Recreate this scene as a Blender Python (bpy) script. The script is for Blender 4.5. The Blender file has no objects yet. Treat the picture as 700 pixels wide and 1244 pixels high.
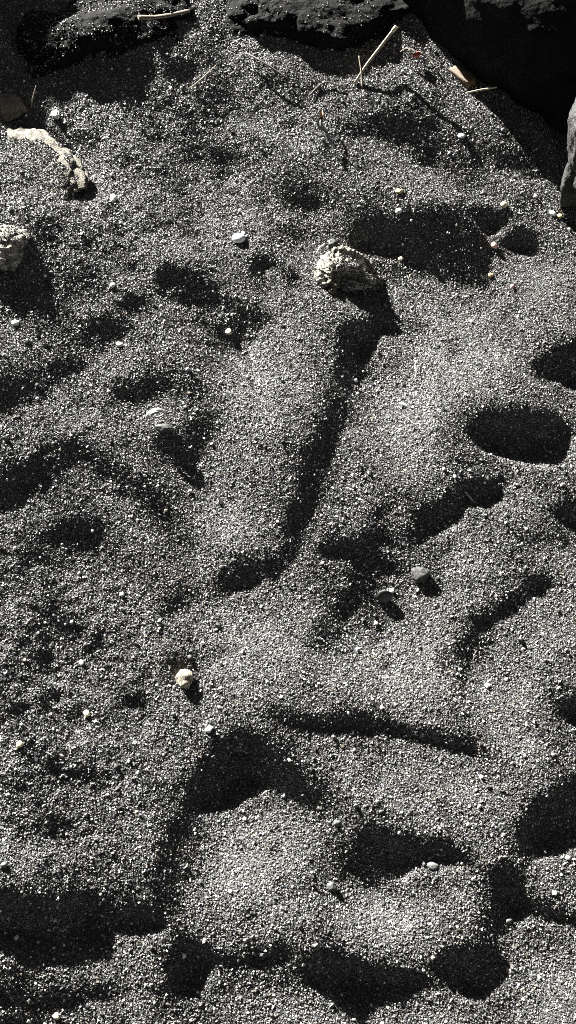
# black sand with hollows, half-buried rocks and bits of drift, seen from standing height
GSP = .0019; GRAD = .0010; DARKSH = .60; PALESH = .055
GRAIN_ROUGH = .5; GRAIN_SPEC = .35
AIR = .05; EXPO = 2.9
# ---------------------------------------------------------------- relief of the sand
import numpy as np, math
W, H = 700.0, 1244.0
CAM_H, PITCH, VFOV = 1.30, math.radians(60.0), math.radians(50.0)
FPX = (H / 2) / math.tan(VFOV / 2)
def ground(px, py, z=0.0):
    """photo pixel -> point on the plane z"""
    u = (np.asarray(px, float) - W / 2) / FPX; v = -(np.asarray(py, float) - H / 2) / FPX
    dy = math.cos(PITCH) + v * math.sin(PITCH); dz = -math.sin(PITCH) + v * math.cos(PITCH)
    t = (z - CAM_H) / dz
    return u * t, dy * t
def project(x, y, z):
    f = y * math.cos(PITCH) - (z - CAM_H) * math.sin(PITCH)
    up = y * math.sin(PITCH) + (z - CAM_H) * math.cos(PITCH)
    return W / 2 + x / f * FPX, H / 2 - up / f * FPX
SUN_EL = math.radians(22.0)
LEVEL = 1.6
SUN_TR = np.array([0.68, -1.0]); SUN_TR /= np.linalg.norm(SUN_TR)     # horizontal travel of the light
TAN = math.tan(SUN_EL)
# hollows and banks that lie in the dark, as seen: (darkness, softness, outline)
DARK = [
 (1,5,[(420,285),(428,272),(450,260),(480,252),(510,247),(545,246),(580,250),(612,255),(618,265),(600,280),(598,300),(600,325),(592,350),(570,352),(540,343),(510,333),(490,318),(470,312),(445,306),(425,300)]),
 (1,4,[(613,288),(630,277),(650,280),(658,295),(650,306),(630,308),(615,302)]),
 (.7,6,[(418,150),(440,135),(470,130),(500,138),(530,145),(540,165),(520,174),(480,177),(440,172),(420,165)]),
 (.7,6,[(490,172),(530,172),(530,202),(500,204)]),(.5,7,[(590,178),(650,182),(640,202),(600,200)]),
 (.95,4,[(295,315),(312,308),(330,310),(338,320),(327,332),(315,342),(303,336)]),(.8,5,[(338,333),(352,327),(364,335),(360,348),(345,350)]),
 (.8,7,[(190,325),(215,318),(240,330),(265,350),(290,365),(320,375),(335,385),(322,398),(305,410),(290,418),(268,410),(262,395),(275,385),(250,370),(220,365),(195,350)]),
 (1,5,[(280,378),(332,383),(322,398),(305,414),(288,420),(266,412),(264,400)]),
 (.9,5,[(103,388),(125,380),(150,385),(162,400),(140,412),(120,406)]),(.8,5,[(140,362),(160,357),(178,363),(172,377),(150,378)]),
 (.65,7,[(28,325),(60,320),(75,335),(50,347),(25,342)]),(.5,6,[(75,347),(100,337),(125,330),(125,345),(90,354)]),(.5,7,[(-52,315),(8,315),(16,345),(10,375),(-52,378)]),
 (.9,7,[(133,475),(150,460),(175,447),(200,452),(215,462),(200,478),(170,490),(145,490)]),(.5,7,[(212,458),(240,455),(242,478),(215,482)]),
 (.62,9,[(-52,472),(30,450),(80,432),(100,440),(85,460),(50,480),(10,507),(-52,508)]),
 (1,6,[(195,520),(215,518),(235,505),(255,500),(264,515),(252,540),(237,568),(218,577),(205,562),(190,545),(183,530)]),
 (1,8,[(-52,584),(30,562),(60,545),(95,535),(115,540),(110,560),(75,580),(45,600),(10,620),(-52,622)]),
 (.65,9,[(110,540),(150,560),(190,590),(205,618),(180,625),(150,600),(115,580)]),
 (1,8,[(25,690),(40,655),(70,637),(95,633),(115,645),(105,660),(70,665),(45,680)]),(.4,9,[(110,650),(150,665),(165,690),(125,685)]),
 (.97,6,[(415,395),(440,385),(470,385),(480,398),(464,410),(447,430),(437,455),(427,478),(412,488),(404,470),(407,440),(411,415)]),
 (.97,6,[(370,540),(385,525),(400,518),(407,530),(400,560),(387,590),(370,607),(360,592),(366,565)]),(.7,6,[(401,484),(416,484),(410,520),(396,522)]),
 (.7,8,[(348,620),(368,600),(387,605),(380,640),(367,665),(350,682),(338,665)]),
 (1,7,[(265,702),(280,685),(310,672),(340,666),(350,680),(333,705),(310,722),(280,724),(265,714)]),
 (.8,7,[(200,732),(215,705),(234,698),(234,720),(215,747),(203,752)]),
 (.85,7,[(372,662),(400,652),(430,655),(445,640),(470,640),(475,660),(482,690),(470,710),(445,735),(420,757),(400,777),(382,787),(373,777),(390,755),(415,735),(430,710),(425,687),(395,677)]),
 (1,6,[(433,665),(470,668),(478,690),(455,702),(435,692)]),(1,4,[(374,782),(400,752),(440,724),(446,732),(410,765),(384,788)]),
 (.93,6,[(503,620),(520,610),(545,605),(565,610),(560,627),(537,642),(520,657),(505,650)]),
 (.95,5,[(553,590),(570,578),(590,577),(610,590),(610,605),(595,613),(575,607),(560,602)]),
 (.85,4,[(440,627),(458,607),(475,608),(468,624),(448,637)]),
 (1,6,[(566,517),(580,500),(600,492),(640,492),(680,500),(698,515),(692,535),(670,550),(640,560),(615,553),(590,547),(570,537)]),
 (1,6,[(636,440),(660,430),(690,412),(752,403),(752,484),(690,472),(665,464),(645,454)]),
 (.95,6,[(672,618),(700,605),(752,608),(752,645),(690,640),(675,630)]),
 (.9,5,[(686,258),(700,246),(752,250),(752,284),(692,280)]),(.95,6,[(676,856),(700,842),(752,840),(752,884),(690,874)]),
 (.9,5,[(598,742),(625,724),(650,706),(668,698),(670,708),(650,722),(630,740),(603,755)]),(.5,9,[(565,745),(595,745),(600,765),(585,792),(560,802),(553,775)]),
 (.93,5,[(318,853),(345,863),(370,873),(400,870),(430,868),(465,871),(490,878),(520,886),(545,893),(588,904),(582,916),(550,912),(520,904),(490,897),(460,890),(430,888),(400,892),(375,891),(350,883),(323,870)]),
 (1,6,[(223,955),(240,935),(255,915),(275,900),(295,880),(315,883),(330,900),(350,920),(375,935),(397,955),(403,977),(385,987),(365,977),(340,964),(320,957),(300,960),(285,970),(270,978),(250,982),(233,975)]),
 (.6,10,[(205,1000),(235,970),(255,985),(240,1012),(215,1032),(200,1048),(193,1025)]),
 (.95,8,[(415,1040),(425,1015),(450,1003),(485,1006),(510,1016),(540,1018),(565,1033),(577,1048),(550,1052),(520,1057),(495,1057),(480,1072),(450,1077),(425,1067),(408,1072)]),
 (1,7,[(626,1002),(640,980),(665,958),(700,938),(752,932),(752,1012),(690,1022),(660,1037),(640,1052),(622,1042)]),
 (.93,7,[(600,1060),(615,1045),(630,1060),(642,1085),(636,1110),(615,1130),(595,1142),(581,1132),(588,1100)]),
 (.8,7,[(635,1083),(665,1098),(700,1108),(752,1110),(752,1126),(670,1122),(640,1112)]),
 (.97,6,[(360,1175),(375,1158),(395,1150),(415,1158),(440,1168),(460,1177),(490,1179),(515,1177),(515,1192),(480,1197),(450,1200),(425,1202),(395,1198),(370,1192)]),
 (1,6,[(518,1170),(540,1154),(565,1146),(590,1148),(615,1158),(624,1180),(607,1197),(580,1208),(555,1206),(530,1197)]),
 (.92,5,[(-52,1083),(30,1083),(60,1088),(100,1088),(124,1100),(120,1122),(100,1147),(75,1163),(50,1153),(25,1138),(-52,1140)]),
 (.8,6,[(120,1105),(150,1102),(180,1104),(200,1112),(190,1126),(165,1127),(140,1121)]),
 (1,6,[(206,1140),(230,1134),(250,1144),(264,1158),(247,1176),(237,1202),(215,1212),(202,1192)]),
 (.9,5,[(255,1160),(290,1160),(320,1151),(354,1146),(354,1163),(320,1171),(280,1174),(260,1177)]),
 (.8,5,[(-52,1198),(50,1209),(100,1202),(140,1199),(140,1211),(90,1219),(40,1221),(-52,1213)]),(.85,5,[(-52,1228),(30,1232),(55,1240),(40,1256),(-52,1256)]),(.5,6,[(300,1186),(350,1184),(350,1194),(305,1195)]),
 (.55,7,[(160,150),(200,150),(198,178),(165,174)]),(.6,7,[(235,125),(268,125),(270,150),(238,150)]),(.7,7,[(190,75),(235,70),(242,95),(200,105)]),
 (.6,7,[(250,177),(280,174),(302,200),(265,197)]),(.55,6,[(75,160),(125,165),(120,180),(85,174)]),(.5,7,[(140,215),(190,220),(190,241),(150,241)]),
 (.6,7,[(350,233),(385,238),(387,258),(350,257)]),(.45,8,[(330,215),(375,218),(378,232),(335,232)]),(.45,9,[(60,280),(130,262),(170,272),(120,292),(70,298)]),
 (.7,5,[(33,737),(75,729),(77,744),(40,749)]),(.7,5,[(58,757),(95,754),(92,768),(62,770)]),(.7,4,[(95,778),(125,774),(127,787),(100,790)]),
 (.95,4,[(141,852),(158,842),(176,844),(174,855),(150,861)]),(.85,5,[(196,802),(215,790),(242,800),(242,810),(215,816),(200,816)]),
 (.6,6,[(50,932),(90,927),(127,940),(120,949),(70,944)]),(.6,6,[(28,1000),(60,990),(100,1003),(95,1015),(50,1012)]),(.8,4,[(173,953),(196,946),(197,957),(178,962)]),
 (.5,8,[(20,410),(60,400),(90,412),(60,425),(25,428)]),(.5,8,[(0,850),(40,842),(60,860),(20,872)]),(.5,8,[(620,640),(668,650),(650,668),(610,662)]),
]
# soft grooves and shoulders: (darkness, half width, line)
STROKES = [
 (.75,17,[(455,385),(428,440),(405,500),(388,550),(368,610),(355,660),(320,695),(270,715),(215,722)]),
 (.45,26,[(440,400),(400,510),(370,610),(340,680)]),
 (.7,15,[(95,540),(140,575),(190,615),(215,665),(215,710),(200,745)]),(.4,26,[(0,590),(60,560),(110,550),(170,590),(205,640)]),
 (.75,18,[(600,585),(560,605),(520,630),(470,660),(440,700),(395,775)]),(.4,30,[(590,590),(520,640),(450,700),(400,770)]),
 (.65,13,[(672,698),(625,728),(585,755),(560,800),(555,830)]),(.45,22,[(640,715),(590,755),(565,800)]),
 (.6,14,[(25,700),(45,655),(85,632),(125,645),(165,685),(200,735)]),
 (.65,20,[(290,900),(240,960),(215,1010),(200,1060),(205,1120)]),(.6,14,[(330,890),(385,950),(410,1000),(420,1050)]),(.4,24,[(230,960),(205,1030),(200,1090)]),
 (.6,18,[(420,1040),(470,1035),(540,1040),(590,1050)]),(.5,22,[(620,1010),(605,1070),(600,1130),(570,1170)]),
 (.55,15,[(205,1170),(250,1165),(330,1158),(380,1170),(450,1188),(520,1180)]),(.5,18,[(0,1110),(80,1110),(160,1113),(200,1130)]),
 (.45,14,[(310,850),(370,880),(460,885),(560,900),(610,915)]),
 (.5,18,[(140,470),(190,460),(250,470)]),(.5,16,[(190,530),(240,520),(265,500)]),(.5,18,[(185,330),(240,350),(300,385),(345,380)]),
 (.5,14,[(90,400),(140,395),(190,375)]),(.55,22,[(0,480),(50,455),(100,430)]),(.5,16,[(20,330),(60,335),(120,340)]),
 (.45,18,[(420,155),(480,150),(545,160)]),(.45,16,[(340,230),(370,245),(390,255)]),(.4,18,[(560,195),(620,190),(660,200)]),
 (.45,18,[(150,155),(190,165),(250,185),(300,200)]),(.45,16,[(70,165),(120,172)]),(.4,16,[(60,290),(110,275),(165,265)]),(.4,16,[(230,200),(280,190),(310,215)]),
 (.4,18,[(600,640),(650,655),(690,640)]),(.4,16,[(570,520),(640,500),(700,510)]),(.4,16,[(430,290),(500,262),(610,262)]),
 (.4,9,[(20,745),(80,735),(130,715)]),(.4,9,[(50,770),(110,755),(160,735)]),(.4,9,[(85,795),(140,775),(190,750)]),(.4,9,[(10,800),(60,815),(100,845)]),(.45,9,[(120,860),(170,845),(215,815)]),
 (.4,10,[(0,860),(40,870),(90,900)]),(.4,10,[(20,940),(80,925),(130,945)]),(.4,10,[(150,965),(200,945),(225,925)]),(.4,10,[(20,1010),(70,990),(120,1005)]),(.35,9,[(0,905),(60,915)]),
 (.5,9,[(0,1203),(60,1212),(140,1203),(200,1215)]),(.4,9,[(260,1200),(330,1190),(380,1200)]),(.4,9,[(150,1130),(155,1200)]),
]
BRIGHT = [(.6,0,60,620,70,22),(.6,0,110,430,120,16),(.5,0,150,520,60,18),(.5,0,230,430,60,20),(.5,0,200,300,60,14),(.5,0,90,380,60,12),(.4,0,110,720,80,14),(.4,0,60,900,90,16),(.5,30,360,430,200,22),(.5,0,480,820,130,40),(.5,0,500,500,70,30),(.6,0,310,1010,50,45),(.6,0,120,445,110,18),(.5,0,60,515,70,14),(.6,0,480,1125,90,35),
 (.5,0,660,1050,50,20),(.4,0,560,215,110,22),(.5,0,250,240,80,20),(.4,0,560,440,60,40),(.5,0,630,475,40,12),(.45,0,640,590,40,20),(.4,0,120,1040,120,30),(.4,0,290,640,60,25),(.4,0,330,790,70,30)]
def sdf(px, py, poly):
    d = np.full(px.shape, 1e9); ins = np.zeros(px.shape, bool); n = len(poly)
    for i in range(n):
        ax, ay = poly[i]; bx, by = poly[(i + 1) % n]
        ex, ey = bx - ax, by - ay; wx, wy = px - ax, py - ay
        t = np.clip((wx * ex + wy * ey) / (ex * ex + ey * ey + 1e-9), 0, 1)
        d = np.minimum(d, (wx - ex * t) ** 2 + (wy - ey * t) ** 2)
        c = ((ay > py) != (by > py)) & (px < (bx - ax) * (py - ay) / (by - ay + 1e-12) + ax); ins ^= c
    d = np.sqrt(d); return np.where(ins, -d, d)
def blur(a, s):
    fy = np.fft.fftfreq(a.shape[0])[:, None]; fx = np.fft.rfftfreq(a.shape[1])[None]
    return np.fft.irfft2(np.fft.rfft2(a) * np.exp(-2 * (math.pi * s) ** 2 * (fx ** 2 + fy ** 2)), s=a.shape)
def noise(shape, step, lo, hi, beta, seed):
    """band-limited fractal noise, wavelengths lo..hi metres"""
    r = np.random.default_rng(seed).standard_normal(shape)
    f = np.sqrt(np.fft.fftfreq(shape[0], step)[:, None] ** 2 + np.fft.rfftfreq(shape[1], step)[None] ** 2)
    a = np.where((f > 1 / hi) & (f < 1 / lo), (f + 1e-9) ** -beta, 0)
    n = np.fft.irfft2(np.fft.rfft2(r) * a, s=shape); return n / n.std()
# target picture on a grid of photo pixels (2 px cells, with a margin)
def target():
    gx, gy = np.meshgrid(np.arange(-60, 762, 2.), np.arange(-40, 1300, 2.))
    wob = noise(gx.shape, 2, 8, 60, .8, 4) * 2.2; wob2 = noise(gx.shape, 2, 8, 60, .8, 5) * 2.2
    D = np.zeros(gx.shape)
    for d, s, poly in DARK:
        xs = [p[0] for p in poly]; ys = [p[1] for p in poly]
        i0 = max(0, int((min(ys) + 40 - 30) / 2)); i1 = int((max(ys) + 40 + 30) / 2); j0 = max(0, int((min(xs) + 60 - 30) / 2)); j1 = int((max(xs) + 60 + 30) / 2)
        sl = (slice(i0, i1), slice(j0, j1))
        q = sdf(gx[sl] + wob[sl], gy[sl] + wob2[sl], poly); v = np.clip(.56 - q / (2.6 * s), 0, 1); v = v * v * (3 - 2 * v)
        D[sl] = np.maximum(D[sl], min(1, d * 1.22 if d > .6 else d * 1.1) * v)
    # loose mottling between the hollows, strongest on the trampled left and far parts
    mt = noise(gx.shape, 2, 26, 110, 1.0, 21)
    am = .26 + .55 * np.exp(-((gx - 150) / 190) ** 2 - ((gy - 260) / 190) ** 2) + .5 * np.exp(-((gx - 60) / 160) ** 2 - ((gy - 820) / 190) ** 2) + .45 * np.exp(-((gx - 420) / 160) ** 2 - ((gy - 120) / 60) ** 2) + .3 * np.exp(-((gx - 480) / 120) ** 2 - ((gy - 670) / 60) ** 2)
    S = np.ones(gx.shape)
    for d, wd, ln in STROKES:
        q = np.full(gx.shape, 1e9)
        for (ax, ay), (bx, by) in zip(ln[:-1], ln[1:]):
            ex, ey = bx - ax, by - ay; wx, wy = gx + wob * 2 - ax, gy + wob2 * 2 - ay
            t = np.clip((wx * ex + wy * ey) / (ex * ex + ey * ey), 0, 1); q = np.minimum(q, (wx - ex * t) ** 2 + (wy - ey * t) ** 2)
        S *= 1 - d * np.exp(-q / wd ** 2)
    D = 1 - (1 - D) * S
    mt2 = noise(gx.shape, 2, 40, 220, 1.0, 22)
    D = np.maximum(D, np.clip((mt - .25) * am, 0, .72))
    D = np.maximum(D, np.clip(blur(D, 4) * 1.0, 0, .75))          # the banks round off into the hollows
    D = np.maximum(D, np.clip(blur(D, 8) * 1.0, 0, .62)); D = np.maximum(D, np.clip(blur(D, 15) * .95, 0, .45))
    far = .30 * np.clip((300 - gy) / 260, 0, 1) + .06 * np.exp(-((gx - 40) / 130) ** 2 - ((gy - 420) / 260) ** 2)
    D = np.clip(D + far * (1 - D) + np.clip(mt2 * .08, -.06, .14) * (1 - D), 0, 1)
    B = np.zeros(gx.shape)
    for a, r, cx, cy, sx, sy in BRIGHT: B = np.maximum(B, a * np.exp(-((gx - cx) / sx) ** 2 - ((gy - cy) / sy) ** 2))
    D *= 1 - .75 * np.exp(-((gx - 105) / 65) ** 2 - ((gy - 235) / 60) ** 2)
    return D, B * (1 - D)
def sample(A, px, py):
    u = np.clip((px + 60) / 2, 0, A.shape[1] - 1.001); v = np.clip((py + 40) / 2, 0, A.shape[0] - 1.001)
    i = v.astype(int); j = u.astype(int); a = u - j; b = v - i
    return (A[i, j] * (1 - a) + A[i, j + 1] * a) * (1 - b) + (A[i + 1, j] * (1 - a) + A[i + 1, j + 1] * a) * b
STEP = .0035
X0, X1, Y0, Y1 = -1.05, 1.05, -.35, 2.45
NX = int((X1 - X0) / STEP) + 1; NY = int((Y1 - Y0) / STEP) + 1
gxx = X0 + np.arange(NX) * STEP; gyy = Y0 + np.arange(NY) * STEP
XX, YY = np.meshgrid(gxx, gyy)
def solve(g, lam=.04, cut=.62):
    pad = 100; gp = np.pad(g, pad)
    ky = 2 * math.pi * np.fft.fftfreq(gp.shape[0], STEP)[:, None]; kx = 2 * math.pi * np.fft.rfftfreq(gp.shape[1], STEP)[None]
    ks = kx * SUN_TR[0] + ky * SUN_TR[1]; kc = -kx * SUN_TR[1] + ky * SUN_TR[0]
    Hh = np.fft.rfft2(gp) * (-1j * ks) / (ks ** 2 + lam * kc ** 2 + (2 * math.pi / cut) ** 2 * .35)
    return np.fft.irfft2(Hh, s=gp.shape)[pad:-pad, pad:-pad]
def shadow(h):
    """march each point towards the sun; how far below the light it lies (>0 = in shade)"""
    m = np.full(h.shape, -9.); dx, dy = -SUN_TR[0] / STEP, -SUN_TR[1] / STEP
    for k in range(1, 90):
        d = k * .0045; oy = d * dy; ox = d * dx; i = int(round(oy)); j = int(round(ox))
        s = np.full(h.shape, -9.)
        ys = slice(0, NY - i) if i >= 0 else slice(-i, NY); yt = slice(i, NY) if i >= 0 else slice(0, NY + i)
        xs = slice(0, NX - j) if j >= 0 else slice(-j, NX); xt = slice(j, NX) if j >= 0 else slice(0, NX + j)
        s[ys, xs] = h[yt, xt] - d * TAN
        m = np.maximum(m, s)
    return m - h
def relief():
    D, B = target()
    base = noise(XX.shape, STEP, .10, .6, 1.6, 11) * .006
    rough = noise(XX.shape, STEP, .014, .09, 1.0, 12)
    px0, py0 = project(XX, YY, 0)
    inside = ((px0 > -70) & (px0 < 772) & (py0 > -30) & (py0 < 1280)).astype(float)
    inside2 = 1.; inside = blur(inside, 8)
    out = noise(XX.shape, STEP, .07, .35, 1.0, 13)
    outD = np.clip((out - .75) * 1.6, 0, 1) * (1 - inside)
    mid = noise(XX.shape, STEP, .04, .20, .9, 15)
    h = np.zeros(XX.shape); corr = np.zeros(XX.shape)
    se, ce = math.sin(SUN_EL), math.cos(SUN_EL); bias = .0
    for it in range(34):
        px, py = project(XX, YY, h)
        d = np.clip(sample(D, px, py) * inside + outD, 0, 1); b = sample(B, px, py) * inside
        lum = se * LEVEL * (1 + 1.1 * b) * (1 - d) ** 1.45
        want = np.where(d > .8, -TAN * (1.02 + 2.2 * (d - .8)), (lum - se) / ce) + .045 * mid
        full = np.clip((d - .74) / .16, 0, 1)                     # 1 where nothing is lit, 0 where grains still catch light
        if it:
            sh = shadow(h); litv = np.clip(.5 + sh / .0016, 0, 1)
            iy, ix = np.gradient(h, STEP); act = ix * SUN_TR[0] + iy * SUN_TR[1]
            e1 = -1.9 * TAN * full * (np.clip(d * 1.15, 0, 1) - litv)
            e2 = np.where(litv > .5, np.clip(.06 + 2.5 * sh * 0 + np.clip(sh, 0, .02) * 20, 0, .4), (want - act) * .5)
            e2 -= np.average(e2, weights=inside + 1e-3)
            corr = np.clip(corr + .35 * blur(full * e1 + (1 - full) * e2, 1.2), -.6, .6)
        g = blur(want, 1.2) + corr
        gm = float(np.average(g, weights=.05 + inside)); tilt = min(0., max(-.06, gm))
        h = solve(g - gm) + tilt * (XX * SUN_TR[0] + (YY - 1.75) * SUN_TR[1]) * inside2
    h = blur(np.pad(h, 20, mode='edge'), 1.3)[20:-20, 20:-20]
    # clods: rougher at the left, smooth elsewhere
    rr = .35 + 1.0 * np.exp(-((px - 70) / 130) ** 2 - ((py - 800) / 200) ** 2) + .8 * np.exp(-((px - 120) / 170) ** 2 - ((py - 240) / 150) ** 2)+ .5 * np.exp(-((px - 40) / 130) ** 2 - ((py - 1000) / 90) ** 2)
    h = h + base * (1 - inside * .7) + rough * .0006 * np.where(inside > .5, rr, .8)
    bx, by = ground(45, 262); h = h + .013 * np.exp(-((XX - bx) / .13) ** 2 - ((YY - by) / .10) ** 2)     # sand banked up against the flat rock
    return h, D, B
# ---------------------------------------------------------------- scene
import bpy, bmesh, random
from mathutils import Vector, Matrix, noise as mn
from mathutils.bvhtree import BVHTree
C = bpy.context.scene; COL = C.collection
HGT, DMAP, BMAP = relief()
# the sand drops away in the far corner, and lies level with the surroundings at the edge of the sheet
def hz(x, y):
    x = np.asarray(x, float); y = np.asarray(y, float)
    u = np.clip((x - X0) / STEP, 0, NX - 1.001); v = np.clip((y - Y0) / STEP, 0, NY - 1.001)
    j = u.astype(int); i = v.astype(int); a = u - j; b = v - i
    return (HGT[i, j] * (1 - a) + HGT[i, j + 1] * a) * (1 - b) + (HGT[i + 1, j] * (1 - a) + HGT[i + 1, j + 1] * a) * b
def at(px, py, up=0.):
    z = 0.
    for _ in range(8):
        x, y = ground(px, py, z); z = .5 * z + .5 * (float(hz(x, y)) + up)
    return Vector((float(x), float(y), float(hz(x, y))))
def mpp(px, py):
    """metres per photo pixel at that place of the sand"""
    x, y = ground(px, py); return math.sqrt(float(x) ** 2 + float(y) ** 2 + CAM_H ** 2) / math.sqrt(FPX ** 2 + (px - W / 2) ** 2 + (py - H / 2) ** 2)
def tag(o, label=None, cat=None, group=None, kind=None):
    for k, v in (('label', label), ('category', cat), ('group', group), ('kind', kind)):
        if v: o[k] = v
    return o
def link(name, me, mat, parent=None):
    o = bpy.data.objects.new(name, me); COL.objects.link(o)
    if mat: me.materials.append(mat)
    if parent: o.parent = parent
    return o
# ---------------------------------------------------------------- materials
def new_mat(name):
    m = bpy.data.materials.new(name); m.use_nodes = True
    return m, m.node_tree, m.node_tree.nodes, m.node_tree.links, m.node_tree.nodes['Principled BSDF']
def stone_mat(name, c0, c1, scale=60., rough=.8, bump=.5, flecks=0., fleck_col=(.6, .58, .5), spec=.3, bd=.002):
    m, nt, N, L, P = new_mat(name)
    tc = N.new('ShaderNodeTexCoord'); n1 = N.new('ShaderNodeTexNoise'); n1.inputs['Scale'].default_value = scale; n1.inputs['Detail'].default_value = 8; n1.inputs['Roughness'].default_value = .65
    L.new(tc.outputs['Object'], n1.inputs['Vector'])
    r = N.new('ShaderNodeValToRGB'); r.color_ramp.elements[0].color = (*c0, 1); r.color_ramp.elements[1].color = (*c1, 1)
    r.color_ramp.elements[0].position = .36; r.color_ramp.elements[1].position = .66
    L.new(n1.outputs['Fac'], r.inputs['Fac']); col = r.outputs['Color']
    if flecks:
        v = N.new('ShaderNodeTexVoronoi'); v.inputs['Scale'].default_value = scale * 5
        L.new(tc.outputs['Object'], v.inputs['Vector'])
        mr = N.new('ShaderNodeMapRange'); mr.inputs[1].default_value = .12 + flecks * .2; mr.inputs[2].default_value = .05; L.new(v.outputs['Distance'], mr.inputs[0])
        mx = N.new('ShaderNodeMix'); mx.data_type = 'RGBA'; L.new(mr.outputs[0], mx.inputs['Factor']); L.new(col, mx.inputs['A']); mx.inputs['B'].default_value = (*fleck_col, 1); col = mx.outputs['Result']
    L.new(col, P.inputs['Base Color'])
    n2 = N.new('ShaderNodeTexNoise'); n2.inputs['Scale'].default_value = scale * 4; n2.inputs['Detail'].default_value = 6; L.new(tc.outputs['Object'], n2.inputs['Vector'])
    b = N.new('ShaderNodeBump'); b.inputs['Strength'].default_value = bump; b.inputs['Distance'].default_value = bd; L.new(n2.outputs['Fac'], b.inputs['Height']); L.new(b.outputs['Normal'], P.inputs['Normal'])
    P.inputs['Roughness'].default_value = rough; P.inputs['Specular IOR Level'].default_value = spec
    return m
M = {}
M['basalt'] = stone_mat('basalt', (.004, .004, .004), (.010, .0098, .0094), 22, .9, .9, .0, spec=.08, bd=.006)  # dark stone, taken darker still to stand in for shade
M['basalt_grey'] = stone_mat('grey basalt', (.010, .010, .0097), (.042, .041, .039), 45, .8, 1., .25, (.2, .2, .19), bd=.005)
M['tan_rock'] = stone_mat('tan rock', (.06, .053, .04), (.27, .25, .20), 90, .85, .9, bd=.003)
M['brown_rock'] = stone_mat('brown rock', (.07, .06, .042), (.2, .18, .14), 60, .85, .9, bd=.003)
M['crust_rock'] = stone_mat('crusted rock', (.05, .045, .036), (.48, .46, .39), 110, .85, 1., bd=.003)
M['pebble_white'] = stone_mat('white pebble', (.62, .66, .66), (.78, .8, .8), 200, .55, .15, bd=.0005)
M['pebble_pale'] = stone_mat('pale pebble', (.4, .4, .38), (.65, .65, .62), 260, .65, .3, bd=.0006)
M['pebble_cream'] = stone_mat('cream pebble', (.5, .44, .3), (.72, .66, .48), 240, .65, .3, bd=.0006)
M['pebble_yellow'] = stone_mat('yellow pebble', (.45, .36, .16), (.65, .55, .28), 240, .6, .3, bd=.0006)
M['pebble_pink'] = stone_mat('pink pebble', (.6, .34, .28), (.75, .5, .42), 240, .6, .2, bd=.0005)
M['pebble_grey'] = stone_mat('grey pebble', (.07, .075, .07), (.14, .145, .135), 220, .6, .25, bd=.0006)
M['pebble_dark'] = stone_mat('dark pebble', (.025, .028, .025), (.045, .048, .043), 150, .5, .12, bd=.0005)
M['pebble_speck'] = stone_mat('speckled pebble', (.012, .012, .012), (.09, .09, .087), 320, .7, .6, .2, (.6, .6, .56), bd=.001)
M['beige_stone'] = stone_mat('beige stone', (.16, .14, .105), (.38, .345, .28), 260, .85, .7, bd=.0014)
M['shell'] = stone_mat('shell', (.6, .6, .57), (.85, .85, .82), 160, .45, .3, bd=.0006)
M['grey_shell'] = stone_mat('grey shell', (.03, .031, .03), (.06, .06, .057), 160, .6, .3, bd=.0006)
def wood_mat(name, c0, c1, sx=300):
    m, nt, N, L, P = new_mat(name); tc = N.new('ShaderNodeTexCoord'); mp = N.new('ShaderNodeMapping'); mp.inputs['Scale'].default_value = (sx * .08, sx, sx)
    n = N.new('ShaderNodeTexNoise'); n.inputs['Scale'].default_value = 1.; n.inputs['Detail'].default_value = 5; L.new(tc.outputs['Object'], mp.inputs['Vector']); L.new(mp.outputs[0], n.inputs['Vector'])
    r = N.new('ShaderNodeValToRGB'); r.color_ramp.elements[0].color = (*c0, 1); r.color_ramp.elements[1].color = (*c1, 1); r.color_ramp.elements[0].position = .35; r.color_ramp.elements[1].position = .65
    L.new(n.outputs['Fac'], r.inputs['Fac']); L.new(r.outputs['Color'], P.inputs['Base Color'])
    b = N.new('ShaderNodeBump'); b.inputs['Distance'].default_value = .0008; b.inputs['Strength'].default_value = .7; L.new(n.outputs['Fac'], b.inputs['Height']); L.new(b.outputs['Normal'], P.inputs['Normal'])
    P.inputs['Roughness'].default_value = .75; return m
M['straw'] = wood_mat('dry straw', (.17, .14, .095), (.36, .31, .23))
M['cane'] = wood_mat('dry cane', (.38, .32, .22), (.62, .56, .43))
M['cane_shaded'] = wood_mat('shaded cane', (.09, .075, .052), (.21, .18, .135))  # cane colour darkened to look as if in shade
M['bark'] = wood_mat('dark bark', (.05, .042, .034), (.14, .12, .1))
M['cork'] = wood_mat('brown cork', (.05, .032, .015), (.13, .088, .045), 400)  # brown cork, its colour darkened as if lying in shadow
M['red'] = wood_mat('red skin', (.2, .03, .02), (.35, .06, .04))
M['leaf_grey'] = wood_mat('grey leaf', (.2, .215, .22), (.45, .47, .47), 250)
M['leaf_brown'] = wood_mat('brown leaf tip', (.2, .12, .07), (.4, .28, .18), 250)
M['leaf_pale'] = wood_mat('pale dry leaf', (.3, .29, .26), (.55, .54, .5), 250)
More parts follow.
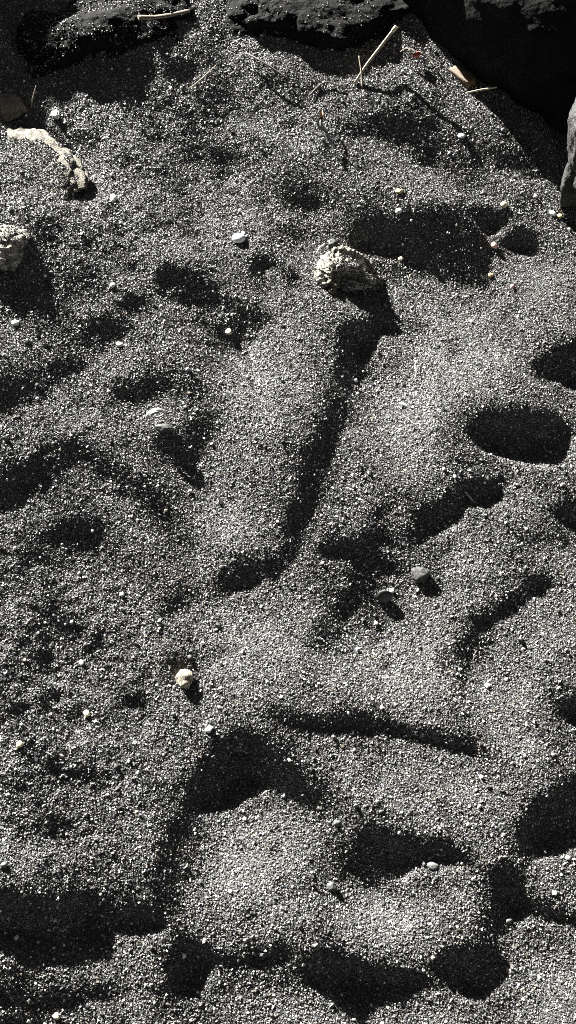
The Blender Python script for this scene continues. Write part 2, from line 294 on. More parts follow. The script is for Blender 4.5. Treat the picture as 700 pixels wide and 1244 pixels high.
# sand bed under the grains, and far out where the grains stop
m, nt, N, L, P = new_mat('black sand'); M['sand'] = m
tc = N.new('ShaderNodeTexCoord'); v = N.new('ShaderNodeTexVoronoi'); v.inputs['Scale'].default_value = 420; L.new(tc.outputs['Object'], v.inputs['Vector'])
sp = N.new('ShaderNodeSeparateColor'); L.new(v.outputs['Color'], sp.inputs[0])
r = N.new('ShaderNodeValToRGB'); L.new(sp.outputs[0], r.inputs['Fac']); e = r.color_ramp.elements
e[0].color = (.03, .03, .03, 1); e[0].position = .5; e[1].color = (.25, .245, .23, 1); e[1].position = 1.
x = r.color_ramp.elements.new(.85); x.color = (.09, .09, .087, 1)
L.new(r.outputs['Color'], P.inputs['Base Color']); P.inputs['Roughness'].default_value = .6
b = N.new('ShaderNodeBump'); b.invert = True; b.inputs['Distance'].default_value = .0015; b.inputs['Strength'].default_value = 1; L.new(v.outputs['Distance'], b.inputs['Height']); L.new(b.outputs['Normal'], P.inputs['Normal'])
def grain_mat(name, rough, spec):
    m, nt, N, L, P = new_mat(name)
    a = N.new('ShaderNodeAttribute'); a.attribute_name = 'tint'; L.new(a.outputs['Color'], P.inputs['Base Color'])
    P.inputs['Roughness'].default_value = rough; P.inputs['Specular IOR Level'].default_value = spec
    return m
M['grain'] = grain_mat('sand grain', GRAIN_ROUGH, GRAIN_SPEC)
# ---------------------------------------------------------------- ground
nv = NX * NY
co = np.empty((nv, 3), np.float32); co[:, 0] = XX.ravel(); co[:, 1] = YY.ravel()
edge = np.minimum.reduce([XX - X0, X1 - XX, YY - Y0, Y1 - YY]); ew = np.clip(edge / .12, 0, 1); HGT = HGT * ew * ew * (3 - 2 * ew)
co[:, 2] = HGT.ravel()
ii = np.arange(nv).reshape(NY, NX)
q = np.stack([ii[:-1, :-1], ii[:-1, 1:], ii[1:, 1:], ii[1:, :-1]], -1).reshape(-1, 4)
# skirt out to the horizon, sharing the border vertices
ring0 = np.concatenate([ii[0, :-1], ii[:-1, -1], ii[-1, :0:-1], ii[:0:-1, 0]])
rings = [ring0]; ex = []; base = nv; cx, cy = 0., 1.05
for R_ in (1.6, 3., 7., 20., 80., 400., 3000.):
    p0 = co[ring0, :2] - (cx, cy); d = p0 / np.linalg.norm(p0, axis=1)[:, None]
    p = d * R_ + (cx, cy); z = np.array([.05 * (min(R_, 20) - 1.6) * .1 * mn.noise(Vector((a_ * .4, b_ * .4, 3.))) for a_, b_ in p])
    ex.append(np.column_stack([p, z]).astype(np.float32)); rings.append(np.arange(base, base + len(ring0))); base += len(ring0)
co = np.vstack([co] + ex); sk = []
for a_, b_ in zip(rings[:-1], rings[1:]): sk.append(np.stack([a_, b_, np.roll(b_, -1), np.roll(a_, -1)], -1))
q = np.vstack([q] + sk)
def raw_mesh(name, co, faces, smooth=True, cols=None):
    k = faces.shape[1]; me = bpy.data.meshes.new(name)
    me.vertices.add(len(co)); me.vertices.foreach_set('co', np.ascontiguousarray(co, np.float32).ravel())
    me.loops.add(faces.size); me.loops.foreach_set('vertex_index', faces.astype(np.int32).ravel())
    me.polygons.add(len(faces)); me.polygons.foreach_set('loop_start', np.arange(0, faces.size, k, dtype=np.int32))
    me.polygons.foreach_set('use_smooth', np.full(len(faces), smooth))
    if cols is not None:
        a = me.attributes.new('tint', 'FLOAT_COLOR', 'POINT'); a.data.foreach_set('color', np.ascontiguousarray(cols, np.float32).ravel())
    me.update(); me.validate(); return me
sand = link('sand', raw_mesh('sand', co, q), M['sand']); tag(sand, kind='structure')
# ---------------------------------------------------------------- rocks
SAND_ON = []        # (bvh of a rock, share of its top that carries grains)
def rock(name, c, dims, rotz, seed, mat, sub=5, rough=.16, fine=.05, ridge=.0, flat=0., tilt=(0, 0), carve=(), parent=None, shape=None, smooth=True, cuts=9, box=0.):
    """an angular, weathered stone: an ico sphere squared off, displaced and cut by planes"""
    bm = bmesh.new(); bmesh.ops.create_icosphere(bm, subdivisions=sub, radius=1.); rnd = random.Random(seed); off = Vector((seed * 3.1, seed * 1.7, seed * .9))
    planes = []
    for k in range(cuts):
        n = Vector((rnd.gauss(0, 1), rnd.gauss(0, 1), rnd.gauss(0, .8))).normalized(); planes.append((n, rnd.uniform(.62, .9)))
    if flat: planes.append((Vector((0, 0, 1)), flat))
    for vt in bm.verts:
        p = vt.co.copy()
        if box: p = p / (sum(abs(c_) ** box for c_ in p) ** (1 / box))
        for n, d in planes:
            t = p.dot(n)
            if t > d: p -= n * (t - d) * .85
        s = 1 + rough * mn.fractal(p * 1.3 + off, 1., 2., 5) + fine * mn.fractal(p * 6 + off, .8, 2., 5)
        if ridge: s += ridge * (abs(mn.noise(p * 2.4 + off)) - .25)
        p *= s
        for cc, rr, dd in carve:
            w = (p - Vector(cc)).length / rr
            if w < 1: p -= (Vector(cc).normalized()) * dd * (1 - w * w) ** 2
        if shape: p = shape(p)
        vt.co = p
    mt = Matrix.Rotation(rotz, 4, 'Z') @ Matrix.Rotation(tilt[0], 4, 'X') @ Matrix.Rotation(tilt[1], 4, 'Y') @ Matrix.Diagonal((*dims, 1))
    bmesh.ops.transform(bm, matrix=mt, verts=bm.verts)
    for f in bm.faces: f.smooth = smooth
    me = bpy.data.meshes.new(name); bm.to_mesh(me); bm.free()
    o = link(name, me, mat, parent); o.location = c
    return o
def carries(o, share, zmin=.35, pred=None):
    me = o.data; v = [o.location + w.co for w in me.vertices]; f = [tuple(p.vertices) for p in me.polygons]
    xs = [w.x for w in v]; ys = [w.y for w in v]
    SAND_ON.append((BVHTree.FromPolygons(v, f), share, zmin, (min(xs), max(xs), min(ys), max(ys)), pred))
G_B = 'dark boulders behind the sand'
def V3(px, py, dz=0.):
    p = at(px, py); p.z += dz; return p
o = rock('boulder', Vector((-.335, 1.75, .0)), (.185, .165, .072), .3, 3, M['basalt'], 6, .2, .05, .12)
tag(o, 'low dark boulder at the top left with sand strewn over its crown', 'boulder', G_B); carries(o, .3, .55)
o = rock('boulder', Vector((.06, 1.83, .0)), (.160, .15, .07), -.1, 8, M['basalt'], 6, .12, .05, .10, box=3.5)
tag(o, 'dark boulder at the top middle behind the tan stalk', 'boulder', G_B); carries(o, .08, .5)
o = rock('boulder', Vector((.492, 1.89, .03)), (.40, .27, .24), math.radians(-52), 14, M['basalt'], 6, .10, .03, .08, box=2.8, cuts=6)
tag(o, 'large black boulder at the top right beside the steep sand edge', 'boulder', G_B)
o = rock('boulder', Vector((.565, 1.50, .04)), (.105, .24, .24), -.15, 21, M['basalt_grey'], 6, .2, .08, .15)
tag(o, 'rough grey boulder at the right border below the black boulder', 'boulder', G_B); carries(o, .25, .6)
o = rock('boulder', Vector((-1.21, 2.38, .03)), (.46, .26, .37), .0, 27, M['basalt'], 6, .10, .05, .1, box=5, cuts=0)  # added out of view to throw shade over the top left
tag(o, 'tall unseen boulder added at the far left to shade the low sand-strewn one', 'boulder', G_B)
# half-buried slab at the left
c = V3(24, 203); c.z -= .0235
o = rock('slab_rock', c + Vector((-.02, .0, 0)), (.125, .105, .017), -.5, 41, M['tan_rock'], 6, .14, .07, .08, flat=.6, tilt=(.04, -.04))
tag(o, 'half-buried flat rock at the left with pale crusted rim and sand on top', 'rock'); carries(o, .97, .6, lambda x, y, z, c=c: ((x - c.x + .035) / .118) ** 2 + ((y - c.y + .03) / .116) ** 2 < 1 + .35 * mn.noise(Vector((x * 60, y * 60, 0))))
o = rock('rock', V3(2, 128) + Vector((-.01, .0, .0)), (.055, .04, .016), .2, 44, M['brown_rock'], 5, .2, .06); tag(o, 'smooth brownish rock behind the half-buried flat rock', 'rock')
o = rock('rock', V3(2, 300) + Vector((.0, 0, .002)), (.050, .040, .013), .3, 47, M['crust_rock'], 6, .2, .09, .12, tilt=(.1, .1)); tag(o, 'pale tan rock with a brown underside at the left border', 'rock'); carries(o, .3, .7)
# the crusted rock in the middle, with a hollow flank and a tail
c = V3(417, 338)
def crust_shape(p):
    if p.x > .45: t = p.x - .45; p = Vector((p.x + t * 1.5, p.y * (1 - .5 * min(t, 1)) - t * .1, p.z * (1 - .45 * min(t, 1)) ))
    return p
o = rock('rock', c + Vector((-.010, .006, .008)), (.036, .032, .023), -.25, 52, M['crust_rock'], 6, .25, .2, .25, carve=[((.4, -.6, .62), .8, .5), ((.3, .25, .95), .3, .2)], shape=crust_shape)
CRUST = o; tag(o, 'knobbly pale crusted rock with a sand-filled hollow in the middle of the sand', 'rock'); carries(o, .85, .1, lambda x, y, z: (x - c.x) > -.012 and y < c.y + .014)
# ---------------------------------------------------------------- pebbles
def pebble(px, py, w, h, mat, label, seed=0, depth=None, sink=.25, rough=.08, fine=.02, tilt=(0, 0), rz=None, ang=False, name='pebble', cat='pebble', group=None):
    k = mpp(px, py) * 1.12; a = w * k / 2; b = h * k / 2 / .93; d = depth if depth else min(a, b) * .62
    p = at(px, py); p.z += d * (1 - 2 * sink)
    o = rock(name, p, (a, b, d), rz or 0, seed + 100, mat, 3 if max(w, h) < 11 else 4, rough, fine, tilt=tilt, cuts=0 if rough < .1 else 6)
    tag(o, label, cat, group); return o
PEB = [
 (290,291,15,12,'pebble_white','smooth bluish white oval pebble left of the crusted rock'),
 (68,140,10,13,'pebble_pale','upright pale grey pebble beside the half-buried flat rock'),
 (138,242,7,12,'pebble_white','small white oblong chip on open sand right of the flat rock'),
 (254,886,9,9,'pebble_white','white angular chip at the top rim of the dark lower hollow'),
 (476,718,6,6,'pebble_white','tiny white bead touching the round dark flat pebble'),
 (600,299,9,9,'pebble_pink','pink pebble at the right end of the largest dark hollow'),
 (622,349,6,6,'pebble_pink','tiny reddish pebble on open sand below the pink pebble'),
 (525,1052,14,9,'pebble_grey','grey oval pebble inside the dark hollow near the bottom'),
 (617,1119,11,6,'pebble_grey','flat grey pebble in the dark groove at the lower right'),
 (561,166,9,7,'pebble_white','white chip near the top beside the sloping sand edge'),
 (485,233,9,6,'pebble_yellow','yellow pebble above the largest dark hollow'),
 (612,250,9,8,'pebble_cream','cream pebble at the upper right corner of the largest hollow'),
 (671,260,7,8,'pebble_white','white chip next to a yellow pebble at the right border'),
 (680,263,6,6,'pebble_yellow','yellow pebble next to a white chip at the right border'),
 (484,257,8,7,'pebble_pale','pale pebble on the upper rim of the largest hollow'),
 (487,315,6,7,'pebble_cream','beige pebble on the lower rim of the largest hollow'),
 (596,335,6,6,'pebble_yellow','yellowish pebble at the lower right tip of the largest hollow'),
 (19,393,9,7,'pebble_pale','pale pebble near the left border below the tan rock'),
 (137,347,6,6,'pebble_white','small white pebble above the pair of little dark hollows'),
 (145,419,8,6,'pebble_pale','pale pebble just under the pair of little dark hollows'),
 (278,404,8,8,'pebble_cream','beige pebble in the dark notch left of centre'),
 (592,833,8,6,'pebble_white','white pebble on smooth sand below the faint ridge at right'),
 (577,525,6,6,'pebble_grey','small grey pebble inside the oval hollow at the right'),
 (491,492,11,5,'pebble_pale','elongated pale chip on open sand left of the oval hollow'),
 (106,867,8,8,'pebble_cream','cream pebble on the rough cloddy sand, lowest of its trio'),
 (99,806,7,7,'pebble_pale','pale pebble on the rough cloddy sand, uppermost of its trio'),
 (24,905,8,8,'pebble_cream','cream pebble near the left border under the cloddy sand'),
 (690,1042,6,6,'pebble_white','white pebble on the lit bank at the lower right border'),
 (674,1085,6,6,'pebble_white','white pebble near the dark tail of the lower right hollow'),
 (69,1235,8,8,'pebble_cream','cream pebble at the bottom border left of centre'),
 (20,1139,6,6,'pebble_white','white pebble under the dark hollow at the lower left'),
 (5,1051,8,7,'pebble_grey','grey pebble at the left border above the lower left hollow'),
 (403,1078,14,12,'pebble_dark','dark grey pebble at the left foot of the lower middle hollow'),
 (410,1000,11,7,'pebble_grey','grey pebble between the two large lower hollows'),
 (404,297,11,12,'pebble_dark','black lump standing in for a shaded hole just behind the crusted rock'),  # dark lump in place of a small shaded hole
]
for n, (px, py, w, h, mt, lb) in enumerate(PEB):
    pebble(px, py, w, h, M[mt], lb, n, rough=.05 if n == 0 else .2, fine=.0 if n == 0 else .04, sink=.2, rz=(n * 37 % 50) / 50. - .5 if n else .1)
pebble(225, 827, 20, 22, M['beige_stone'], 'beige angular stone with pitted surface left of centre', 61, rough=.22, fine=.08, sink=.15, rz=.4, depth=.0085, name='stone', cat='stone')
pebble(511, 699, 23, 20, M['pebble_speck'], 'speckled sand-covered stone with a white edge right of the round pebble', 66, rough=.25, fine=.1, sink=.3, depth=.0085, name='stone', cat='stone')
# round flat pebble standing on its edge
k = mpp(468, 720); p = at(467, 727); p.z += 5.5 * k
o = rock('pebble', p, (10.5 * k, 9.5 * k, .0035), .1, 71, M['pebble_dark'], 4, .03, .0, tilt=(math.radians(52), math.radians(-8)), cuts=0); tag(o, 'round flat dark grey pebble propped on its edge below the centre', 'pebble')
# ---------------------------------------------------------------- thin things
def tube(name, pts, rad, mat, seg=8, parent=None, flat=1., knob=0., steps=4):
    bm = bmesh.new(); rings = []
    P_ = [Vector(p) for p in pts]
    # resample with Catmull-Rom
    Q = []; R_ = []
    for i in range(len(P_) - 1):
        a = P_[max(i - 1, 0)]; b = P_[i]; c = P_[i + 1]; d = P_[min(i + 2, len(P_) - 1)]
        for t in [s_ / steps for s_ in range(steps)]:
            Q.append(.5 * ((2 * b) + (c - a) * t + (2 * a - 5 * b + 4 * c - d) * t * t + (3 * b - a - 3 * c + d) * t ** 3)); R_.append(rad[i] * (1 - t) + rad[i + 1] * t)
    Q.append(P_[-1]); R_.append(rad[-1]); up = Vector((0, 0, 1))
    for i, (p, r) in enumerate(zip(Q, R_)):
        t = (Q[min(i + 1, len(Q) - 1)] - Q[max(i - 1, 0)]).normalized(); s = t.cross(up)
        s = s.normalized() if s.length > 1e-4 else Vector((1, 0, 0)); u = s.cross(t)
        r *= 1 + (.5 if name == "ridge" else .12) * mn.noise(p * 300)
        rings.append([bm.verts.new(p + s * math.cos(a) * r + u * math.sin(a) * r * flat) for a in [2 * math.pi * k / seg for k in range(seg)]])
    for a, b in zip(rings[:-1], rings[1:]):
        for k in range(seg): bm.faces.new((a[k], a[(k + 1) % seg], b[(k + 1) % seg], b[k]))
    if knob:
        for vt in bm.verts: vt.co += Vector((mn.noise(vt.co * 260), mn.noise(vt.co * 260 + Vector((7, 0, 0))), mn.noise(vt.co * 260 + Vector((0, 9, 0))))) * knob + Vector((mn.noise(vt.co * 700), mn.noise(vt.co * 700 + Vector((7, 0, 0))), mn.noise(vt.co * 700 + Vector((0, 9, 0))))) * knob * .4
    bm.faces.new(rings[0][::-1]); bm.faces.new(rings[-1])
    bmesh.ops.recalc_face_normals(bm, faces=bm.faces)
    org = Q[0].copy(); bmesh.ops.translate(bm, vec=-org, verts=bm.verts)
    for f in bm.faces: f.smooth = len(f.verts) == 4
    me = bpy.data.meshes.new(name); bm.to_mesh(me); bm.free(); o = link(name, me, mat)
    if parent is not None: o.parent = parent; o.location = org - parent.location
    else: o.location = org
    return o
def up(px, py, z):
    """a point z above the sand that is seen at that pixel"""
    p = at(px, py); x, y = ground(px, py, p.z + z); return Vector((float(x), float(y), p.z + z))
o = tube('stalk', [up(431, 101, .002), up(446, 78, .018), up(463, 56, .03), up(481, 33, .045)], [.0022, .0024, .0026, .0030], M['straw'])
tag(o, 'straight tan dry stalk leaning up from the sand against the top middle boulder', 'stalk')
tube('tip', [up(477, 38, .043), up(482, 32, .048)], [.0036, .0034], M['cane'], parent=o)
o = tube('twig', [up(440, 106, .002), up(439, 88, .01), up(436, 68, .02)], [.0015, .0013, .0009], M['straw']); tag(o, 'thin upright twig crossing the foot of the leaning tan stalk', 'twig')
o = tube('cane_piece', [Vector((*map(float, ground(px_, py_, z_)), z_)) for px_, py_, z_ in ((168, 21, .068), (188, 21, .060), (208, 18, .052), (230, 13, .044))], [.0056, .005, .0046, .0040], M['cane_shaded'], 10, flat=.6); tag(o, 'pale dry cane piece lying at the top left boulder', 'cane')
o = tube('twig', [up(298, 64, .012), up(322, 77, .012), up(352, 97, .008)], [.0016, .0017, .0012], M['bark']); tag(o, 'dark thin twig lying left of the top middle boulder', 'twig')
o = tube('twig', [up(231, 107, .003), up(245, 96, .008), up(263, 79, .012)], [.001, .0013, .0008], M['straw']); tag(o, 'pale thin twig slanting on the sand right of the low sand-strewn boulder', 'twig')
o = tube('twig', [up(38, 131, .003), up(40, 118, .014), up(44, 104, .024)], [.0008, .0009, .0006], M['straw']); tag(o, 'hair-thin upright stem above the half-buried flat rock', 'twig')
o = tube('twig', [up(376, 116, .004), up(395, 100, .006), up(420, 108, .004)], [.0014, .0015, .0012], M['bark']); tag(o, 'dark bent twig at the foot of the top middle boulder', 'twig')
o = tube('twig', [up(566, 113, .03), up(585, 109, .03), up(604, 106, .032)], [.0012, .0017, .001], M['cane']); tag(o, 'thin tan twig lying beside the brown cork piece', 'twig')
o = tube('fibre', [up(504, 461, .003), up(506, 452, .008), up(504, 444, .009), up(508, 437, .006)], [.0007, .0009, .0008, .0005], M['leaf_pale']); tag(o, 'tiny curled pale fibre on the open sand right of centre', 'fibre')
o = tube('twig', [up(565, 597, .003), up(571, 604, .004), up(577, 611, .003)], [.0009, .0014, .0007], M['leaf_grey']); tag(o, 'short grey splinter in the small dark hollow right of centre', 'twig')
RG = dict(seg=14, parent=CRUST, knob=.0042, steps=10)
tube('ridge', [up(398, 312, .018), up(410, 305, .024), up(424, 305, .024), up(436, 313, .018), V3(447, 325, .009), V3(456, 336, .003), V3(466, 347, -.001)], [.005, .0062, .006, .0055, .006, .0055, .002], M['crust_rock'], **RG)
tube('ridge', [up(408, 322, .020), up(424, 326, .018), up(437, 329, .012), V3(448, 333, .004)], [.003, .0036, .0032, .002], M['crust_rock'], **RG)
tube('ridge', [V3(438, 343, .003), V3(448, 349, .003), V3(459, 352, .0)], [.002, .0035, .002], M['crust_rock'], **RG)
tube('knob', [up(386, 330, .010), up(389, 340, .006), up(396, 349, .002)], [.006, .0075, .005], M['crust_rock'], **RG)
tube('knob', [up(398, 342, .012), up(405, 350, .004), V3(402, 357, .0)], [.005, .006, .005], M['brown_rock'], **RG)
# brown cork piece: a short rough bar
o = rock('cork_piece', up(562, 93, .004), (.028, .0105, .008), math.radians(-56), 81, M['cork'], 4, .05, .03, tilt=(.1, -.1), box=8, cuts=1)
tag(o, 'brown cork-like piece lying at the sand edge under the black boulder', 'cork')
# red skin with shrivelled pale leaves
r_ = rock('berry_skin', up(507, 66, .01), (.008, .0055, .005), .4, 86, M['red'], 3, .25, .1); tag(r_, 'shrivelled dark red berry skin on the top crest of the sand', 'berry')
def leaf(name, pts, w, mat, parent=None, curl=.4):
    bm = bmesh.new(); rows = []; n = len(pts)
    for i, p in enumerate(pts):
        p = Vector(p); t = (Vector(pts[min(i + 1, n - 1)]) - Vector(pts[max(i - 1, 0)])).normalized(); s = t.cross(Vector((0, 0, 1))).normalized(); u = s.cross(t)
        ww = w[i]; a = i * curl
        rows.append([bm.verts.new(p + (s * math.cos(a) + u * math.sin(a)) * x * ww + (u * math.cos(a) - s * math.sin(a)) * abs(x) * ww * .5) for x in (-1, -.5, 0, .5, 1)])
    for a, b in zip(rows[:-1], rows[1:]):
        for k in range(4): bm.faces.new((a[k], a[k + 1], b[k + 1], b[k]))
    bmesh.ops.solidify(bm, geom=bm.faces[:], thickness=.0006)
    org = Vector(pts[0]); bmesh.ops.translate(bm, vec=-org, verts=bm.verts)
    for f in bm.faces: f.smooth = True
    me = bpy.data.meshes.new(name); bm.to_mesh(me); bm.free(); o = link(name, me, mat)
    if parent is not None: o.parent = parent; o.location = org - parent.location
    else: o.location = org
    return o
o = leaf('dry_leaf', [up(486, 63, .01), up(493, 59, .014), up(500, 60, .016), up(505, 63, .012)], [.001, .0035, .004, .001], M['leaf_pale']); tag(o, 'pale curled leaf scrap just left of the red berry skin', 'leaf')
o = leaf('dry_leaf', [up(512, 58, .016), up(516, 66, .014), up(522, 74, .008), up(527, 79, .004)], [.001, .003, .0035, .001], M['leaf_pale'], curl=.6); tag(o, 'pale folded leaf scrap just right of the red berry skin', 'leaf')
# twisted grey leaf with a brown tip, upper middle
o = leaf('dry_leaf', [up(389, 143, .016), up(387, 150, .017), up(388, 156, .015), up(394, 160, .012), up(398, 168, .012), up(402, 177, .008), up(406, 187, .003)], [.003, .0062, .0062, .0045, .0062, .0055, .001], M['leaf_grey'], curl=.12)
tag(o, 'twisted grey dry leaf with a brown tip on the sand below the top middle boulder', 'leaf')
lt = leaf('leaf_tip', [up(391, 134, .012), up(391, 139, .016), up(389, 145, .0175)], [.002, .0045, .004], M['leaf_brown'], parent=o); lt['label'] = 'brown tip'
# curved shell fragment standing at the hollow, and a grey one under it
def arc_shell(name, c, r, a0, a1, wid, mat, tilt):
    bm = bmesh.new(); n = 18; rows = []
    for i in range(n + 1):
        a = a0 + (a1 - a0) * i / n; e_ = math.sin(math.pi * min(1, max(0, (i + .7) / (n + 1.4)))) ** .5
        row = []
        for k in range(7):
            t = (k / 6 - .5) * 2; rr = r * (1 - .22 * t * t); row.append(bm.verts.new(Vector((math.cos(a) * rr, t * wid * e_, math.sin(a) * rr)) * (1 + .04 * mn.noise(Vector((a * 3, t, 5))))))
        rows.append(row)
    for a, b in zip(rows[:-1], rows[1:]):
        for k in range(6): bm.faces.new((a[k], a[k + 1], b[k + 1], b[k]))
    bmesh.ops.solidify(bm, geom=bm.faces[:], thickness=.0016)
    bmesh.ops.recalc_face_normals(bm, faces=bm.faces)
    bmesh.ops.transform(bm, matrix=tilt, verts=bm.verts)
    for f in bm.faces: f.smooth = True
    me = bpy.data.meshes.new(name); bm.to_mesh(me); bm.free(); o = link(name, me, mat); o.location = c; return o
o = arc_shell('shell_fragment', V3(191, 512, .008), .0165, math.radians(20), math.radians(165), .0045, M['shell'], Matrix.Rotation(.25, 4, 'Z') @ Matrix.Rotation(-.5, 4, 'X'))
tag(o, 'white curved shell fragment arching over the edge of a dark hollow', 'shell')
o = pebble(200, 521, 22, 11, M['grey_shell'], 'dark grey flat stone lying under the white curved shell fragment', 91, depth=.004, rough=.15, fine=.04, sink=.3)
o = tube('splinter', [up(384, 309, .004), up(389, 301, .009), up(395, 296, .01)], [.0012, .0018, .0012], M['leaf_pale']); tag(o, 'pale splinter sticking up behind the left side of the crusted rock', 'splinter')
# ---------------------------------------------------------------- grains
rg = np.random.default_rng(7)
def jitter_grid(sp, x0, x1, y0, y1):
    a, b = np.meshgrid(np.arange(x0, x1, sp), np.arange(y0, y1, sp)); a = a.ravel() + rg.uniform(-.55, .55, a.size) * sp; b = b.ravel() + rg.uniform(-.55, .55, b.size) * sp
    return a, b
def in_view(a, b, m):
    px, py = project(a, b, hz(a, b)); return (px > -m) & (px < W + m) & (py > -m) & (py < H + m)
a, b = jitter_grid(GSP, -.72, .72, .02, 2.12); k = in_view(a, b, 26); a, b = a[k], b[k]
a2, b2 = jitter_grid(.0052, X0 + .02, X1 - .02, Y0 + .02, Y1 - .05); k = ~in_view(a2, b2, 26); a2, b2 = a2[k], b2[k]
gx_ = np.concatenate([a, a2]); gy_ = np.concatenate([b, b2]); far = np.concatenate([np.zeros(len(a), bool), np.ones(len(a2), bool)])
gr = np.exp(rg.normal(0, .27, gx_.size)) * GRAD; gr = np.where(far, gr * 1.9, gr)
gz = hz(gx_, gy_) + rg.uniform(-.3, .4, gx_.size) * gr
# grains lying on stones
ox, oy, oz, orr = [], [], [], []
for bvh, share, zmin, (xa, xb, ya, yb), pred in SAND_ON:
    p, q_ = jitter_grid(GSP * 1.05, xa, xb, ya, yb)
    for x_, y_ in zip(p, q_):
        n1 = mn.noise(Vector((x_ * 22, y_ * 22, 1.))) + .5 * mn.noise(Vector((x_ * 70, y_ * 70, 4.)))
        if rg.random() > share * (.55 + 1.1 * n1 if share < .7 else 1.15 + .6 * n1): continue
        hit = bvh.ray_cast(Vector((x_, y_, 2.)), Vector((0, 0, -1)))
        if hit[0] is None or hit[1].z < zmin or (pred and not pred(*hit[0])): continue
        ox.append(x_); oy.append(y_); r1 = GRAD * math.exp(rg.normal(0, .27)); orr.append(r1); oz.append(hit[0].z + r1 * .4)
gx_ = np.concatenate([gx_, ox]); gy_ = np.concatenate([gy_, oy]); gz = np.concatenate([gz, oz]); gr = np.concatenate([gr, orr])
def tints(n, pale):
    u = rg.random(n); c = np.empty((n, 3)); g = np.where(u < DARKSH, rg.uniform(.045, .10, n), np.where(u < 1 - pale, rg.uniform(.1, .19, n), rg.uniform(.3, .8, n)))
    w = rg.normal(0, .035, n) + .02; warm = rg.random(n) < .05; w = np.where(warm, .14, w)
    c[:, 0] = g * (1 + w); c[:, 1] = g; c[:, 2] = g * (1 - 1.3 * w); return np.clip(c, 0, .9)
OCT = np.array([(1, 0, 0), (-1, 0, 0), (0, 1, 0), (0, -1, 0), (0, 0, 1), (0, 0, -1)], float)
OF = np.array([(0, 2, 4), (2, 1, 4), (1, 3, 4), (3, 0, 4), (2, 0, 5), (1, 2, 5), (3, 1, 5), (0, 3, 5)])
CUB = np.array([(x, y, z) for x in (-1, 1) for y in (-1, 1) for z in (-1, 1)], float) * .68
_b = bmesh.new(); bmesh.ops.create_icosphere(_b, subdivisions=1, radius=1.); ICO = np.array([v.co[:] for v in _b.verts]); IF = np.array([[v.index for v in f.verts] for f in _b.faces]); _b.free()
CF = np.array([(0, 1, 3, 2), (4, 6, 7, 5), (0, 4, 5, 1), (2, 3, 7, 6), (0, 2, 6, 4), (1, 5, 7, 3)])
def grains(name, x, y, z, r, tint, shape, faces, mat, jit=.28, smooth=False):
    n = len(x); k = len(shape)
    v = shape[None] * rg.uniform(.7, 1.25, (n, 1, 3)) + rg.normal(0, jit, (n, k, 3)) * .6
    qn = rg.normal(size=(n, 4)); qn /= np.linalg.norm(qn, axis=1)[:, None]; w, a_, b_, c_ = qn.T
    R_ = np.stack([1 - 2 * (b_ * b_ + c_ * c_), 2 * (a_ * b_ - w * c_), 2 * (a_ * c_ + w * b_), 2 * (a_ * b_ + w * c_), 1 - 2 * (a_ * a_ + c_ * c_), 2 * (b_ * c_ - w * a_), 2 * (a_ * c_ - w * b_), 2 * (b_ * c_ + w * a_), 1 - 2 * (a_ * a_ + b_ * b_)], -1).reshape(n, 3, 3)
    v = np.einsum('nij,nkj->nki', R_, v) * r[:, None, None]
    v[..., 0] += x[:, None]; v[..., 1] += y[:, None]; v[..., 2] += z[:, None]
    f = (faces[None] + (np.arange(n) * k)[:, None, None]).reshape(-1, faces.shape[1])
    cols = np.ones((n, k, 4), np.float32); cols[..., :3] = tint[:, None]
    o = link(name, raw_mesh(name, v.reshape(-1, 3), f, smooth, cols.reshape(-1, 4)), mat); return o
o = grains('sand_grains', gx_, gy_, gz, gr, tints(len(gx_), PALESH), CUB, CF, M['grain'], .36)
tag(o, 'loose coarse black sand grains with pale ones among them', 'sand grains', kind='stuff')
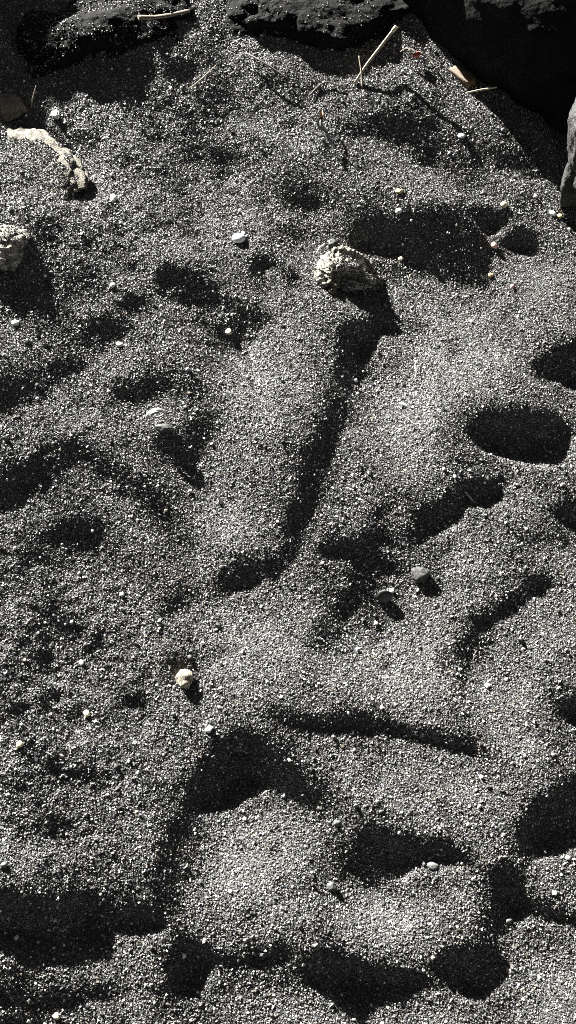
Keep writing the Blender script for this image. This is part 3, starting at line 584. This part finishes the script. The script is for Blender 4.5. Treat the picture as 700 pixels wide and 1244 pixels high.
# coarser grit
a, b = jitter_grid(.0150, -.95, .95, -.2, 2.3); n = len(a); r = np.exp(rg.normal(0, .3, n)) * GRAD * 1.55; keep = rg.random(n) < .75; a, b, r = a[keep], b[keep], r[keep]; n = len(a)
t = tints(n, .45); z = hz(a, b) + r * .45
o = grains('coarse_grit', a, b, z, r, t, ICO, IF, M['grain'], .24)
tag(o, 'scattered coarse grit, many grains white or cream, on the black sand', 'grit', kind='stuff')
# ---------------------------------------------------------------- light, sky, camera
w = bpy.data.worlds.new('World'); C.world = w; w.use_nodes = True; N = w.node_tree.nodes; L = w.node_tree.links
sky = N.new('ShaderNodeTexSky'); sky.sky_type = 'NISHITA'; sky.sun_disc = False; sky.sun_elevation = SUN_EL
to_sun = -SUN_TR; az = math.atan2(to_sun[0], to_sun[1]); sky.sun_rotation = az
sky.air_density = AIR; sky.dust_density = .1; sky.ozone_density = 1.; sky.altitude = 0
hs = N.new('ShaderNodeHueSaturation'); hs.inputs['Saturation'].default_value = .12; L.new(sky.outputs[0], hs.inputs['Color'])
bg = N['Background']; L.new(hs.outputs[0], bg.inputs['Color']); bg.inputs['Strength'].default_value = .05
ld = bpy.data.lights.new('sun', 'SUN'); ld.energy = 5.; ld.angle = math.radians(.53); ld.color = (1., .985, .94)
sun = bpy.data.objects.new('sun', ld); COL.objects.link(sun)
d = Vector((SUN_TR[0] * math.cos(SUN_EL), SUN_TR[1] * math.cos(SUN_EL), -math.sin(SUN_EL))); sun.rotation_euler = d.to_track_quat('-Z', 'Y').to_euler(); sun.location = -d * 5
cd = bpy.data.cameras.new('camera'); cam = bpy.data.objects.new('camera', cd); COL.objects.link(cam)
cd.sensor_fit = 'VERTICAL'; cd.angle = VFOV; cd.sensor_fit = 'VERTICAL'; cd.sensor_height = 24; cd.lens = 12 / math.tan(VFOV / 2)
cam.location = (0, 0, CAM_H); cam.rotation_euler = (math.pi / 2 - PITCH, 0, 0); cd.clip_start = .01; cd.clip_end = 6000
C.camera = cam
C.view_settings.view_transform = 'Standard'; C.view_settings.look = 'None'; C.view_settings.gamma = 1; C.view_settings.use_curve_mapping = False
C.view_settings.exposure = EXPO
C.cycles.use_denoising = False; C.cycles.max_bounces = 4; C.cycles.diffuse_bounces = 2; C.cycles.pixel_filter_type = 'BLACKMAN_HARRIS'; C.cycles.filter_width = 1.0
